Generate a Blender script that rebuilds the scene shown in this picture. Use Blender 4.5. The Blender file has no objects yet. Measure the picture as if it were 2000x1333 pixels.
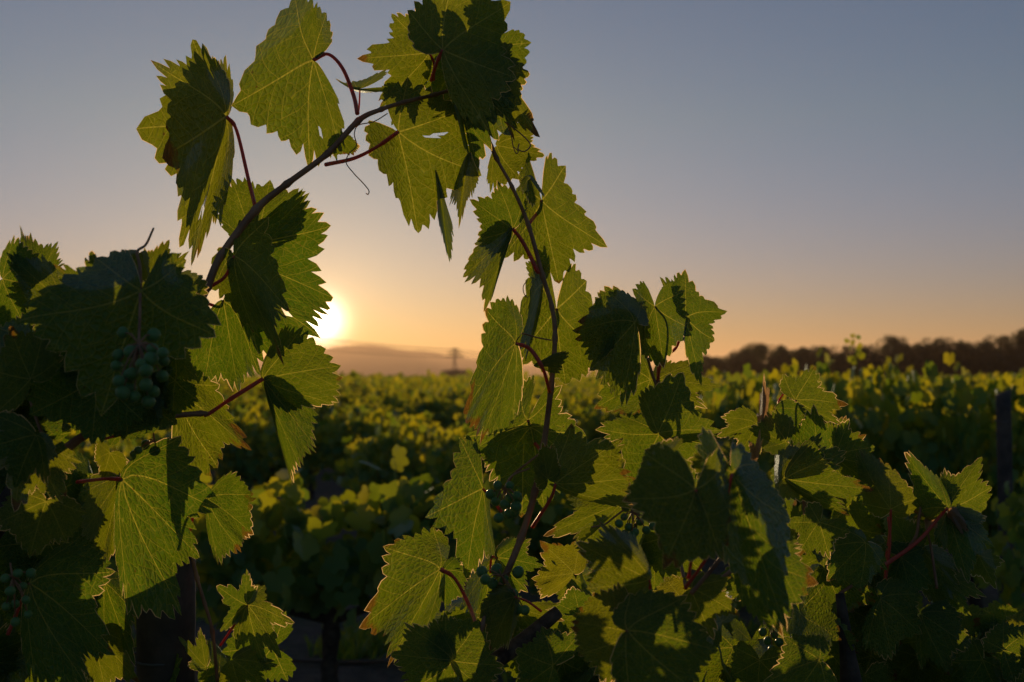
import bpy, bmesh, math, random
import numpy as np
from mathutils import Vector, Matrix, Euler
from math import radians as R, pi

S = bpy.context.scene
C = S.collection

# ------------------------------------------------------------------ camera
CAM_H = 1.35
FOC = 40.0
FPX = 2000 * FOC / 36.0            # focal length in photograph pixels
PITCH = math.atan((735 - 666.5) / FPX)
cd = bpy.data.cameras.new("camera")
cam = bpy.data.objects.new("camera", cd)
C.objects.link(cam)
cam.location = (0, 0, CAM_H)
cam.rotation_euler = (pi / 2 + PITCH, 0, 0)
cd.lens = FOC
cd.sensor_width = 36
cd.clip_start = 0.05
cd.clip_end = 30000
cd.dof.use_dof = True
cd.dof.focus_distance = 1.44
cd.dof.aperture_fstop = 6.3
S.camera = cam

# ------------------------------------------------------------------ light
SUN_AZ = math.atan((622 - 1000) / FPX)      # negative: left of the view axis
SUN_EL = R(2.65)
SUNV = Vector((math.sin(SUN_AZ) * math.cos(SUN_EL), math.cos(SUN_AZ) * math.cos(SUN_EL), math.sin(SUN_EL)))
W = bpy.data.worlds.new("World")
S.world = W
W.use_nodes = True
wn, wl = W.node_tree.nodes, W.node_tree.links
wn.clear()
wo = wn.new("ShaderNodeOutputWorld")
bg = wn.new("ShaderNodeBackground")
sky = wn.new("ShaderNodeTexSky")
sky.sky_type = 'NISHITA'
sky.sun_disc = False
sky.sun_elevation = SUN_EL
sky.sun_rotation = SUN_AZ
sky.air_density = 1.0
sky.dust_density = 0.3
sky.ozone_density = 1.4
bg.inputs[1].default_value = 0.075
# the low sun itself and its aureole, a function of the angle to the sun
tc = wn.new("ShaderNodeTexCoord")
dot = wn.new("ShaderNodeVectorMath"); dot.operation = 'DOT_PRODUCT'
dot.inputs[1].default_value = SUNV
wl.new(tc.outputs['Generated'], dot.inputs[0])
ac = wn.new("ShaderNodeMath"); ac.operation = 'ARCCOSINE'
wl.new(dot.outputs['Value'], ac.inputs[0])
def gauss(width, power=2.0):
    d = wn.new("ShaderNodeMath"); d.operation = 'DIVIDE'; d.inputs[1].default_value = R(width)
    wl.new(ac.outputs[0], d.inputs[0])
    p = wn.new("ShaderNodeMath"); p.operation = 'POWER'; p.inputs[1].default_value = power
    wl.new(d.outputs[0], p.inputs[0])
    m = wn.new("ShaderNodeMath"); m.operation = 'MULTIPLY'; m.inputs[1].default_value = -1
    wl.new(p.outputs[0], m.inputs[0])
    e = wn.new("ShaderNodeMath"); e.operation = 'EXPONENT'
    wl.new(m.outputs[0], e.inputs[0])
    return e
def tint(node, col):
    v = wn.new("ShaderNodeVectorMath"); v.operation = 'SCALE'
    v.inputs[0].default_value = col
    wl.new(node.outputs[0], v.inputs['Scale'])
    return v
def vadd(a, b):
    v = wn.new("ShaderNodeVectorMath"); v.operation = 'ADD'
    wl.new(a, v.inputs[0]); wl.new(b, v.inputs[1])
    return v.outputs[0]
t1 = tint(gauss(0.9, 1.8), (90, 82, 62))
t2 = tint(gauss(1.7, 1.0), (15, 9.0, 3.4))
t3 = tint(gauss(3.0, 1.0), (0.3, 0.2, 0.05))
hs = wn.new("ShaderNodeHueSaturation")
hs.inputs['Saturation'].default_value = 1.0
wl.new(sky.outputs[0], hs.inputs['Color'])
mul = wn.new("ShaderNodeVectorMath"); mul.operation = 'MULTIPLY'
sepz = wn.new("ShaderNodeSeparateXYZ"); wl.new(tc.outputs['Generated'], sepz.inputs[0])
mr = wn.new("ShaderNodeMapRange"); mr.inputs['From Min'].default_value = 0.0; mr.inputs['From Max'].default_value = 0.22
wl.new(sepz.outputs[2], mr.inputs['Value'])
gm = wn.new("ShaderNodeMix"); gm.data_type = 'VECTOR'
gm.inputs[4].default_value = (0.55, 0.78, 2.1)
gm.inputs[5].default_value = (0.74, 1.12, 1.68)
wl.new(mr.outputs[0], gm.inputs[0]); wl.new(gm.outputs[1], mul.inputs[1])
wl.new(hs.outputs[0], mul.inputs[0])
s = vadd(vadd(vadd(mul.outputs[0], t1.outputs[0]), t2.outputs[0]), t3.outputs[0])
wl.new(s, bg.inputs[0])
wl.new(bg.outputs[0], wo.inputs[0])

sd = bpy.data.lights.new("sun", 'SUN')
sun = bpy.data.objects.new("sun", sd)
C.objects.link(sun)
sd.energy = 5.0
sd.angle = R(0.5)
sd.color = (1.0, 0.66, 0.33)
sun.rotation_euler = SUNV.to_track_quat('Z', 'Y').to_euler()

S.view_settings.view_transform = 'Standard'
S.view_settings.look = 'None'
S.view_settings.gamma = 1
S.view_settings.exposure = 0
S.cycles.use_denoising = True
S.cycles.max_bounces = 8
S.cycles.volume_bounces = 0
S.cycles.transmission_bounces = 4
S.cycles.diffuse_bounces = 4
S.cycles.sample_clamp_indirect = 4

# ------------------------------------------------------------------ helpers
CP, SP = math.cos(PITCH), math.sin(PITCH)
def at(px, py, d):
    """photograph pixel and distance along the view axis -> world point"""
    cx = (px - 1000) / FPX * d
    cy = (666.5 - py) / FPX * d
    return Vector((cx, d * CP - cy * SP, CAM_H + d * SP + cy * CP))

def tag(o, label=None, cat=None, group=None, kind=None):
    if label: o['label'] = label
    if cat: o['category'] = cat
    if group: o['group'] = group
    if kind: o['kind'] = kind
    return o

def empty(name, loc, rz=0.0):
    o = bpy.data.objects.new(name, None)
    o.location = loc
    o.rotation_euler = (0, 0, rz)
    o.empty_display_size = 0.1
    C.objects.link(o)
    return o

def link_mesh(name, me, mats, parent=None, loc=None, world=True):
    o = bpy.data.objects.new(name, me)
    for m in (mats if isinstance(mats, (list, tuple)) else [mats]):
        if m and len(me.materials) < len(mats if isinstance(mats, (list, tuple)) else [mats]):
            me.materials.append(m)
    C.objects.link(o)
    if parent is not None:
        o.parent = parent
        if world:      # geometry given in world coordinates under an unrotated parent
            off = Vector((0, 0, 0))
            q = parent
            while q is not None:
                off += q.location
                q = q.parent
            o.location = -off
    if loc is not None:
        o.location = loc
    return o

def mesh_from(name, verts, faces, smooth=True):
    me = bpy.data.meshes.new(name)
    me.from_pydata([tuple(v) for v in verts], [], faces)
    if smooth:
        me.polygons.foreach_set("use_smooth", [True] * len(me.polygons))
    me.update()
    return me

def catmull(pts, n=6):
    """pts: list of tuples of equal length -> smooth resampled list"""
    P = [np.array(p, float) for p in pts]
    P = [2 * P[0] - P[1]] + P + [2 * P[-1] - P[-2]]
    out = []
    for i in range(1, len(P) - 2):
        for k in range(n):
            t = k / n
            a, b, c, d = P[i - 1], P[i], P[i + 1], P[i + 2]
            out.append(0.5 * ((2 * b) + (-a + c) * t + (2 * a - 5 * b + 4 * c - d) * t * t + (-a + 3 * b - 3 * c + d) * t ** 3))
    out.append(P[-2])
    return out

def tube_geo(pts, radii, sides=8, cap=True, base=0):
    """pts in world coords"""
    verts, faces = [], []
    n = len(pts)
    up = Vector((0.3, 0.2, 1)).normalized()
    prev = None
    for i in range(n):
        a = Vector(pts[max(i - 1, 0)]); b = Vector(pts[min(i + 1, n - 1)])
        t = (b - a)
        t = t.normalized() if t.length > 1e-9 else Vector((0, 0, 1))
        if prev is None:
            u = t.cross(up)
            if u.length < 1e-3: u = t.cross(Vector((1, 0, 0)))
            u.normalize()
        else:
            u = (prev - t * prev.dot(t))
            u = u.normalized() if u.length > 1e-6 else t.orthogonal().normalized()
        prev = u
        v = t.cross(u)
        r = radii[i]
        for k in range(sides):
            a_ = 2 * pi * k / sides
            verts.append(Vector(pts[i]) + (u * math.cos(a_) + v * math.sin(a_)) * r)
    for i in range(n - 1):
        for k in range(sides):
            k2 = (k + 1) % sides
            faces.append((base + i * sides + k, base + i * sides + k2, base + (i + 1) * sides + k2, base + (i + 1) * sides + k))
    if cap:
        faces.append(tuple(base + k for k in range(sides))[::-1])
        faces.append(tuple(base + (n - 1) * sides + k for k in range(sides)))
    return verts, faces

def px_tube(name, pts, mat, parent, sides=8, knobs=0.0, n=7, rng=None):
    """pts: (px, py, depth, width in photo pixels)"""
    cs = catmull(pts, n)
    P, rr = [], []
    for i, c in enumerate(cs):
        P.append(at(c[0], c[1], c[2]))
        k = 1.0
        if knobs and i % n == 0 and 0 < i < len(cs) - 1: k = 1 + knobs
        rr.append(max(c[3], 0.8) * (0.72 if c[3] > 9 else 1) / FPX * c[2] * 0.5 * k)
    v, f = tube_geo(P, rr, sides)
    return link_mesh(name, mesh_from(name, v, f), mat, parent)

# ------------------------------------------------------------------ materials
def new_mat(name):
    m = bpy.data.materials.new(name)
    m.use_nodes = True
    nt = m.node_tree
    nt.nodes.clear()
    out = nt.nodes.new("ShaderNodeOutputMaterial")
    return m, nt, out

class NT:
    def __init__(s, nt): s.nt = nt
    def n(s, t, **kw):
        nd = s.nt.nodes.new(t)
        for k, v in kw.items(): setattr(nd, k, v)
        return nd
    def l(s, a, b): s.nt.links.new(a, b)
    def math(s, op, a, b=None, clamp=False):
        nd = s.n("ShaderNodeMath", operation=op)
        nd.use_clamp = clamp
        for i, x in enumerate((a, b)):
            if x is None: continue
            if isinstance(x, (int, float)): nd.inputs[i].default_value = x
            else: s.l(x, nd.inputs[i])
        return nd.outputs[0]
    def mix(s, fac, a, b, blend='MIX'):
        nd = s.n("ShaderNodeMix", data_type='RGBA', blend_type=blend)
        for sock, x in ((nd.inputs[0], fac), (nd.inputs[6], a), (nd.inputs[7], b)):
            if isinstance(x, (int, float)): sock.default_value = x
            elif isinstance(x, tuple): sock.default_value = (*x, 1) if len(x) == 3 else x
            else: s.l(x, sock)
        return nd.outputs[2]
    def ramp(s, fac, stops):
        nd = s.n("ShaderNodeValToRGB")
        while len(nd.color_ramp.elements) < len(stops): nd.color_ramp.elements.new(0.5)
        for e, (p, c) in zip(nd.color_ramp.elements, stops):
            e.position = p; e.color = (*c, 1)
        s.l(fac, nd.inputs[0])
        return nd.outputs[0]
    def noise(s, vec, scale, detail=3, rough=0.5):
        nd = s.n("ShaderNodeTexNoise")
        nd.inputs['Scale'].default_value = scale
        nd.inputs['Detail'].default_value = detail
        nd.inputs['Roughness'].default_value = rough
        if vec is not None: s.l(vec, nd.inputs['Vector'])
        return nd.outputs[0]

def leaf_material(name, refl=(0.034, 0.088, 0.024), refl2=(0.050, 0.098, 0.022), tr1=(0.064, 0.148, 0.001), tr2=(0.175, 0.198, 0.002),
                  veins=True, gloss=0.06, vein_tr=(0.38, 0.38, 0.04)):
    m, nt, out = new_mat(name)
    g = NT(nt)
    oi = g.n("ShaderNodeObjectInfo")
    tcn = g.n("ShaderNodeTexCoord")
    geo = g.n("ShaderNodeNewGeometry")
    n1 = g.noise(tcn.outputs['Object'], 22.0, 3)
    rnd = g.math('ADD', g.math('MULTIPLY', oi.outputs['Random'], 0.75), g.math('MULTIPLY', n1, 0.5))
    rnd = g.math('SUBTRACT', rnd, 0.12, True)
    if not veins:
        wn_ = g.n("ShaderNodeTexWhiteNoise", noise_dimensions='1D')
        g.l(geo.outputs['Random Per Island'], wn_.inputs['W'])
        rnd = wn_.outputs['Value']
    rc = g.mix(rnd, refl, refl2)
    tr = g.mix(rnd, tr1, tr2)
    bump_in = None
    if veins:
        uv = g.n("ShaderNodeUVMap", uv_map="vein")
        uvl = g.n("ShaderNodeUVMap", uv_map="leaf")
        sx = g.n("ShaderNodeSeparateXYZ"); g.l(uv.outputs[0], sx.inputs[0])
        s_, t_ = sx.outputs[0], g.math('ABSOLUTE', sx.outputs[1])
        w = g.math('ADD', g.math('MULTIPLY', s_, -0.009), 0.0145)
        m1 = g.math('SUBTRACT', 1.0, g.math('DIVIDE', t_, g.math('MAXIMUM', w, 0.003)), True)
        m1 = g.math('MINIMUM', g.math('MULTIPLY', m1, 2.0), 1.0)
        q = g.math('SUBTRACT', s_, g.math('SUBTRACT', g.math('MULTIPLY', t_, 0.95), g.math('MULTIPLY', g.math('MULTIPLY', t_, t_), 0.55)))
        wob = g.noise(uvl.outputs[0], 5.0, 1)
        q = g.math('ADD', q, g.math('MULTIPLY', wob, 0.05))
        fr = g.math('ABSOLUTE', g.math('SUBTRACT', g.math('FRACT', g.math('MULTIPLY', q, 6.0)), 0.5))
        m2 = g.math('SUBTRACT', 1.0, g.math('DIVIDE', fr, 0.045), True)
        vo = g.n("ShaderNodeTexVoronoi", feature='DISTANCE_TO_EDGE')
        vo.inputs['Scale'].default_value = 15
        g.l(uvl.outputs[0], vo.inputs['Vector'])
        m3 = g.math('SUBTRACT', 1.0, g.math('DIVIDE', vo.outputs['Distance'], 0.055), True)
        vo2 = g.n("ShaderNodeTexVoronoi", feature='DISTANCE_TO_EDGE')
        vo2.inputs['Scale'].default_value = 48
        g.l(uvl.outputs[0], vo2.inputs['Vector'])
        m4 = g.math('SUBTRACT', 1.0, g.math('DIVIDE', vo2.outputs['Distance'], 0.10), True)
        vm = g.math('MAXIMUM', m1, g.math('MULTIPLY', m2, 0.75))
        vm = g.math('MAXIMUM', vm, g.math('MULTIPLY', m3, 0.5))
        vm = g.math('MAXIMUM', vm, g.math('MULTIPLY', m4, 0.2))
        rc = g.mix(g.math('MULTIPLY', vm, 0.8), rc, (0.13, 0.15, 0.06))
        tr = g.mix(vm, tr, vein_tr)
        # small brown specks
        sp = g.n("ShaderNodeTexVoronoi"); sp.inputs['Scale'].default_value = 6.5
        va = g.n("ShaderNodeVectorMath", operation='ADD')
        cb = g.n("ShaderNodeCombineXYZ"); g.l(g.math('MULTIPLY', oi.outputs['Random'], 37.0), cb.inputs[0])
        g.l(uvl.outputs[0], va.inputs[0]); g.l(cb.outputs[0], va.inputs[1]); g.l(va.outputs[0], sp.inputs['Vector'])
        sm = g.math('LESS_THAN', g.math('ADD', sp.outputs['Distance'], g.math('MULTIPLY', g.noise(uvl.outputs[0], 30.0, 2), 0.06)), 0.095)
        tr = g.mix(g.math('MULTIPLY', sm, 0.8), tr, (0.10, 0.035, 0.008))
        # browned margin on some of the leaves
        ln = g.n("ShaderNodeVectorMath", operation='LENGTH'); g.l(uvl.outputs[0], ln.inputs[0])
        e_ = g.math('ADD', ln.outputs['Value'], g.math('MULTIPLY', g.noise(va.outputs[0], 3.0, 4, 0.65), 0.9))
        e_ = g.math('ADD', e_, g.math('MULTIPLY', g.math('FRACT', g.math('MULTIPLY', oi.outputs['Random'], 7.3)), 0.35))
        e_ = g.math('MULTIPLY', g.math('SUBTRACT', e_, 1.66), 9.0, True)
        tr = g.mix(e_, tr, (0.20, 0.11, 0.012))
        rc = g.mix(e_, rc, (0.07, 0.035, 0.018))
        # blotchy thickness of the blade
        bl = g.ramp(g.noise(uvl.outputs[0], 4.0, 4, 0.6), [(0.3, (0.78, 0.80, 0.75)), (0.7, (1.12, 1.08, 1.0))])
        tr = g.mix(1.0, tr, bl, 'MULTIPLY')
        h = g.math('SUBTRACT', g.math('MULTIPLY', g.noise(uvl.outputs[0], 7.0, 3), 1.1), g.math('MULTIPLY', vm, 0.55))
        h = g.math('ADD', h, g.math('MULTIPLY', g.math('MINIMUM', vo.outputs['Distance'], 0.3), 2.6))
        bump = g.n("ShaderNodeBump")
        bump.inputs['Strength'].default_value = 0.8
        bump.inputs['Distance'].default_value = 0.005
        g.l(h, bump.inputs['Height'])
        bump_in = bump.outputs[0]
    df = g.n("ShaderNodeBsdfDiffuse"); g.l(rc, df.inputs[0])
    tl = g.n("ShaderNodeBsdfTranslucent"); g.l(tr, tl.inputs[0])
    gl = g.n("ShaderNodeBsdfGlossy"); gl.inputs[1].default_value = 0.48; gl.inputs[0].default_value = (0.7, 0.85, 1.0, 1)
    if bump_in:
        for x in (df, tl, gl): g.l(bump_in, x.inputs['Normal'])
    ad = g.n("ShaderNodeAddShader"); g.l(df.outputs[0], ad.inputs[0]); g.l(tl.outputs[0], ad.inputs[1])
    mx = g.n("ShaderNodeMixShader")
    lw = g.n("ShaderNodeLayerWeight"); lw.inputs[0].default_value = 0.25
    g.l(g.math('ADD', g.math('MULTIPLY', lw.outputs['Fresnel'], 0.10), gloss * 0.4), mx.inputs[0])
    g.l(ad.outputs[0], mx.inputs[1]); g.l(gl.outputs[0], mx.inputs[2])
    g.l(mx.outputs[0], out.inputs[0])
    return m

def soft_material(name, refl, trans, rough=0.6, gloss=0.05, nscale=0, dark=None, bump=0.0, bscale=60):
    m, nt, out = new_mat(name)
    g = NT(nt)
    tcn = g.n("ShaderNodeTexCoord")
    rc = refl
    if nscale:
        nz = g.noise(tcn.outputs['Object'], nscale, 5, 0.6)
        rc = g.ramp(nz, [(0.35, dark), (0.65, refl)])
    df = g.n("ShaderNodeBsdfDiffuse")
    if isinstance(rc, tuple): df.inputs[0].default_value = (*rc, 1)
    else: g.l(rc, df.inputs[0])
    tl = g.n("ShaderNodeBsdfTranslucent"); tl.inputs[0].default_value = (*trans, 1)
    ad = g.n("ShaderNodeAddShader"); g.l(df.outputs[0], ad.inputs[0]); g.l(tl.outputs[0], ad.inputs[1])
    gl = g.n("ShaderNodeBsdfGlossy"); gl.inputs[1].default_value = rough
    if bump:
        bp = g.n("ShaderNodeBump"); bp.inputs['Strength'].default_value = 1.0; bp.inputs['Distance'].default_value = bump
        g.l(g.noise(tcn.outputs['Object'], bscale, 5, 0.65), bp.inputs['Height'])
        for x in (df, gl): g.l(bp.outputs[0], x.inputs['Normal'])
    mx = g.n("ShaderNodeMixShader")
    lw = g.n("ShaderNodeLayerWeight"); lw.inputs[0].default_value = 0.3
    g.l(g.math('ADD', g.math('MULTIPLY', lw.outputs['Fresnel'], 0.18), gloss * 0.4), mx.inputs[0])
    g.l(ad.outputs[0], mx.inputs[1]); g.l(gl.outputs[0], mx.inputs[2])
    g.l(mx.outputs[0], out.inputs[0])
    return m

M_LEAF = leaf_material("vine_leaf")
M_LEAFY = leaf_material("young_vine_leaf", tr1=(0.17, 0.21, 0.003), tr2=(0.24, 0.23, 0.004))
M_FAR = leaf_material("far_vine_leaf", refl=(0.05, 0.115, 0.04), refl2=(0.075, 0.13, 0.03), tr1=(0.11, 0.165, 0.004), tr2=(0.38, 0.33, 0.006), veins=False, gloss=0.03)
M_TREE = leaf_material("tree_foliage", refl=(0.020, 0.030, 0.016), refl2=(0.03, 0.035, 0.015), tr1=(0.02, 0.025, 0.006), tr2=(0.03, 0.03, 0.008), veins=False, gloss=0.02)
M_DRY = leaf_material("dried_leaf", refl=(0.22, 0.15, 0.09), refl2=(0.26, 0.17, 0.10), tr1=(0.42, 0.26, 0.12), tr2=(0.5, 0.3, 0.14), gloss=0.03, vein_tr=(0.16, 0.09, 0.04))
M_MARGIN_GLOW = soft_material("leaf_margin_glow", (0.20, 0.16, 0.07), (0.85, 0.62, 0.30), gloss=0.02)  # bright golden colour imitates the backlit rim of the hairy edge
M_PETIOLE = soft_material("red_petiole", (0.16, 0.035, 0.030), (0.42, 0.055, 0.022), rough=0.4, gloss=0.08)
def sss_material(name, col, radius, scale):
    m, nt, out = new_mat(name)
    b = nt.nodes.new("ShaderNodeBsdfPrincipled")
    b.inputs['Base Color'].default_value = (*col, 1)
    b.inputs['Subsurface Weight'].default_value = 1.0
    b.inputs['Subsurface Radius'].default_value = radius
    b.inputs['Subsurface Scale'].default_value = scale
    b.inputs['Roughness'].default_value = 0.4
    b.inputs['Specular IOR Level'].default_value = 0.3
    nt.links.new(b.outputs[0], out.inputs[0])
    return m
M_PETIOLE = sss_material("red_petiole", (0.55, 0.10, 0.06), (1.0, 0.25, 0.15), 0.005)
M_SHOOT = soft_material("green_brown_shoot", (0.42, 0.22, 0.11), (0.05, 0.025, 0.008), rough=0.45, gloss=0.08, nscale=30, dark=(0.22, 0.10, 0.05), bump=0.0006, bscale=200)
M_CANE = soft_material("woody_cane", (0.17, 0.115, 0.075), (0, 0, 0), rough=0.7, nscale=60, dark=(0.045, 0.028, 0.02), bump=0.003, bscale=90)
M_BARK = soft_material("old_vine_bark", (0.09, 0.065, 0.045), (0, 0, 0), rough=0.8, nscale=30, dark=(0.03, 0.02, 0.014), bump=0.006, bscale=40)
M_POST = soft_material("weathered_post_wood", (0.13, 0.10, 0.08), (0, 0, 0), rough=0.8, nscale=14, dark=(0.06, 0.045, 0.038), bump=0.002, bscale=70)
M_BERRY = sss_material("green_grape_skin", (0.13, 0.24, 0.08), (1.0, 1.2, 0.3), 0.003)
M_STEEL = soft_material("galvanised_steel", (0.12, 0.12, 0.12), (0, 0, 0), rough=0.5, gloss=0.1)
M_HOSE = soft_material("black_hose_rubber", (0.12, 0.075, 0.05), (0, 0, 0), rough=0.4, gloss=0.1)

def soil_material():
    m, nt, out = new_mat("vineyard_soil")
    g = NT(nt)
    tcn = g.n("ShaderNodeTexCoord")
    n1 = g.noise(tcn.outputs['Object'], 0.9, 6, 0.6)
    n2 = g.noise(tcn.outputs['Object'], 14.0, 6, 0.7)
    c = g.ramp(n2, [(0.3, (0.09, 0.058, 0.042)), (0.7, (0.21, 0.15, 0.10))])
    c2 = g.mix(g.ramp(n1, [(0.48, (0, 0, 0)), (0.62, (1, 1, 1))]), c, (0.085, 0.085, 0.03))
    b = g.n("ShaderNodeBsdfPrincipled")
    g.l(c2, b.inputs['Base Color']); b.inputs['Roughness'].default_value = 0.95
    bp = g.n("ShaderNodeBump"); bp.inputs['Distance'].default_value = 0.05; bp.inputs['Strength'].default_value = 1
    g.l(n2, bp.inputs['Height']); g.l(bp.outputs[0], b.inputs['Normal'])
    g.l(b.outputs[0], out.inputs[0])
    return m
def hill_material():
    m, nt, out = new_mat("wooded_hills")
    g = NT(nt)
    tcn = g.n("ShaderNodeTexCoord")
    c = g.ramp(g.noise(tcn.outputs['Object'], 0.01, 6, 0.6), [(0.35, (0.035, 0.045, 0.022)), (0.65, (0.075, 0.07, 0.035))])
    b = g.n("ShaderNodeBsdfDiffuse"); g.l(c, b.inputs[0]); g.l(b.outputs[0], out.inputs[0])
    return m
M_SOIL, M_HILL = soil_material(), hill_material()

# ------------------------------------------------------------------ ground, hills
def build_ground():
    rng = random.Random(5)
    xs = [-9000, -2500, -600, -150, -60] + [x * 0.5 for x in range(-24, 25)] + [60, 150, 600, 2500, 9000]
    ys = [-60, -20] + [y * 0.5 for y in range(-4, 50)] + [32, 45, 80, 150, 400, 1200, 4000, 9000]
    verts = [(x, y, rng.uniform(-0.03, 0.02) if abs(x) < 13 and y < 26 else -0.01) for y in ys for x in xs]
    w = len(xs)
    faces = [(j * w + i, j * w + i + 1, (j + 1) * w + i + 1, (j + 1) * w + i) for j in range(len(ys) - 1) for i in range(w - 1)]
    o = link_mesh("ground", mesh_from("ground", verts, faces), M_SOIL)
    tag(o, "dark bare vineyard soil with weedy patches", kind='structure')
build_ground()

def build_hills():
    prof = [(-1500, 726), (0, 716), (250, 714), (400, 716), (480, 713), (560, 703), (620, 692), (670, 685), (715, 681), (750, 685), (785, 693),
            (830, 694), (870, 702), (930, 711), (1000, 719), (1200, 724), (1500, 726), (2200, 722), (3500, 726)]
    D = 5000.0
    xs = np.arange(-1500, 3501, 25)
    tops = np.interp(xs, [p[0] for p in prof], [p[1] for p in prof])
    rng = random.Random(3)
    verts, faces = [], []
    rows = 7
    for i, (x, y) in enumerate(zip(xs, tops)):
        X = (x - 1000) / FPX * D
        H = (743 - y) / FPX * D + 1.35 + rng.uniform(-2, 2)
        for k in range(rows):
            f = k / (rows - 1)
            hh = H * math.sin(f * pi / 2) ** 1.2 + (rng.uniform(-4, 4) if 0 < k < rows - 1 else 0)
            verts.append((X * (0.8 + 0.2 * f), D - 900 + 900 * f, hh if k else -3))
        verts.append((X * 1.1, D + 1500, -3))
    r1 = rows + 1
    for i in range(len(xs) - 1):
        for k in range(r1 - 1):
            faces.append((i * r1 + k, (i + 1) * r1 + k, (i + 1) * r1 + k + 1, i * r1 + k + 1))
    o = link_mesh("hills", mesh_from("hills", verts, faces), M_HILL)
    tag(o, "low hazy hills on the horizon under the setting sun", kind='structure')
build_hills()

# ------------------------------------------------------------------ the vine leaf
KEY = {'T': (0, 1.0), 'A': (54, 0.93), 'B': (-54, 0.93), 'C': (113, 0.80), 'D': (-113, 0.80)}
def leaf_outline(rng, nteeth=17, lobing=0.15, fine=True):
    """outline samples (theta, radius) of one grape leaf, tip at theta = 0, gap at the petiole"""
    keys = [(0, 1.0), (27 + rng.uniform(-3, 3), 1 - lobing * rng.uniform(0.85, 1.3)), (54, 0.93), (84 + rng.uniform(-3, 3), 0.93 - lobing * rng.uniform(0.8, 1.2)),
            (113, 0.80), (132, 0.70), (145, 0.52), (152, 0.32), (158, 0.15)]
    out = []
    for side in (1, -1):
        ks = [(a, r * (1 if a in (0, 54, 113) else rng.uniform(0.96, 1.04))) for a, r in keys]
        # teeth boundaries, denser towards the base, one tooth centred on each lobe tip
        cents = [0, 13, 24, 34, 44, 54, 65, 76, 87, 98, 113, 124, 134, 143]
        if not fine: cents = [0, 16, 30, 43, 54, 69, 85, 100, 113, 130]
        cents = [c + (rng.uniform(-3.2, 3.2) if c not in (0, 54, 113) else 0) for c in cents]
        def Rb(a):
            for (a0, r0), (a1, r1) in zip(ks[:-1], ks[1:]):
                if a <= a1:
                    f = (a - a0) / (a1 - a0)
                    # pointed at the lobe tips, rounded in the sinuses
                    if r1 < r0: f = f ** 1.15
                    else: f = 1 - (1 - f) ** 1.15
                    return r0 + (r1 - r0) * f
            return ks[-1][1]
        seq = []
        for i, c in enumerate(cents):
            left = (cents[i - 1] + c) / 2 if i else 0
            right = (c + cents[i + 1]) / 2 if i + 1 < len(cents) else c + 4
            big = max(0, 1 - min(abs(c - k) for k in (0, 54, 113)) / 16)
            h = (0.10 + 0.065 * big) * rng.uniform(0.35, 1.3) * (0.75 if c > 125 else 1)
            near = min((0, 54, 113), key=lambda k: abs(c - k))
            tip = c + (1.5 if near > c else -1.5 if near < c else 0)
            rb = Rb(c) - h * 0.45
            if i: seq.append((left, Rb(left) - h * 0.5))
            if i and fine: seq.append(((left * 0.6 + tip * 0.4), rb + h * 0.48))
            seq.append((tip, rb + h))
            if fine: seq.append(((right * 0.6 + tip * 0.4), rb + h * 0.48))
        seq.append((150, 0.36)); seq.append((155, 0.2)); seq.append((163, 0.085))
        seq = [(a * side, r) for a, r in seq]
        if side == 1: pos = seq
        else: neg = seq[1:]
    full = neg[::-1] + pos
    a1, a2, p1, p2 = rng.uniform(0, .07), rng.uniform(0, .05), rng.uniform(0, 6), rng.uniform(0, 6)
    full = [(a, r * (1 + a1 * math.sin(2.3 * R(a) + p1) + a2 * math.sin(5.1 * R(a) + p2))) for a, r in full]
    return full           # from -176 to +176

VEINS = (0, 54, -54, 113, -113)
def leaf_grid(rng, rings=9, fine=True, lobing=0.15):
    ol = leaf_outline(rng, lobing=lobing, fine=fine)
    n = len(ol)
    uv = [(0.0, 0.0)]
    for k in range(1, rings + 1):
        f = (k / rings) ** 0.85
        for a, r in ol:
            # teeth fade inwards
            r0 = r if k == rings else r * 1.0
            th = R(a)
            rr = r0 * f
            uv.append((rr * math.sin(th), rr * math.cos(th)))
    faces = []
    for i in range(n - 1):
        faces.append((0, 1 + i, 2 + i))
    for k in range(rings - 1):
        b0, b1 = 1 + k * n, 1 + (k + 1) * n
        for i in range(n - 1):
            faces.append((b0 + i, b1 + i, b1 + i + 1, b0 + i + 1))
    return np.array(uv), faces, ol, n

def tps(src, dst, q, reg=1e-4):
    src = np.asarray(src, float); dst = np.asarray(dst, float); q = np.asarray(q, float)
    n = len(src)
    def U(r2): return np.where(r2 < 1e-12, 0, r2 * np.log(r2 + 1e-12))
    d2 = ((src[:, None] - src[None]) ** 2).sum(-1)
    K = U(d2) + reg * np.eye(n)
    P = np.hstack([np.ones((n, 1)), src])
    A = np.zeros((n + 3, n + 3)); A[:n, :n] = K; A[:n, n:] = P; A[n:, :n] = P.T
    Y = np.zeros((n + 3, dst.shape[1])); Y[:n] = dst
    w = np.linalg.lstsq(A, Y, rcond=None)[0]
    qd = ((q[:, None] - src[None]) ** 2).sum(-1)
    return U(qd) @ w[:n] + np.hstack([np.ones((len(q), 1)), q]) @ w[n:]

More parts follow.
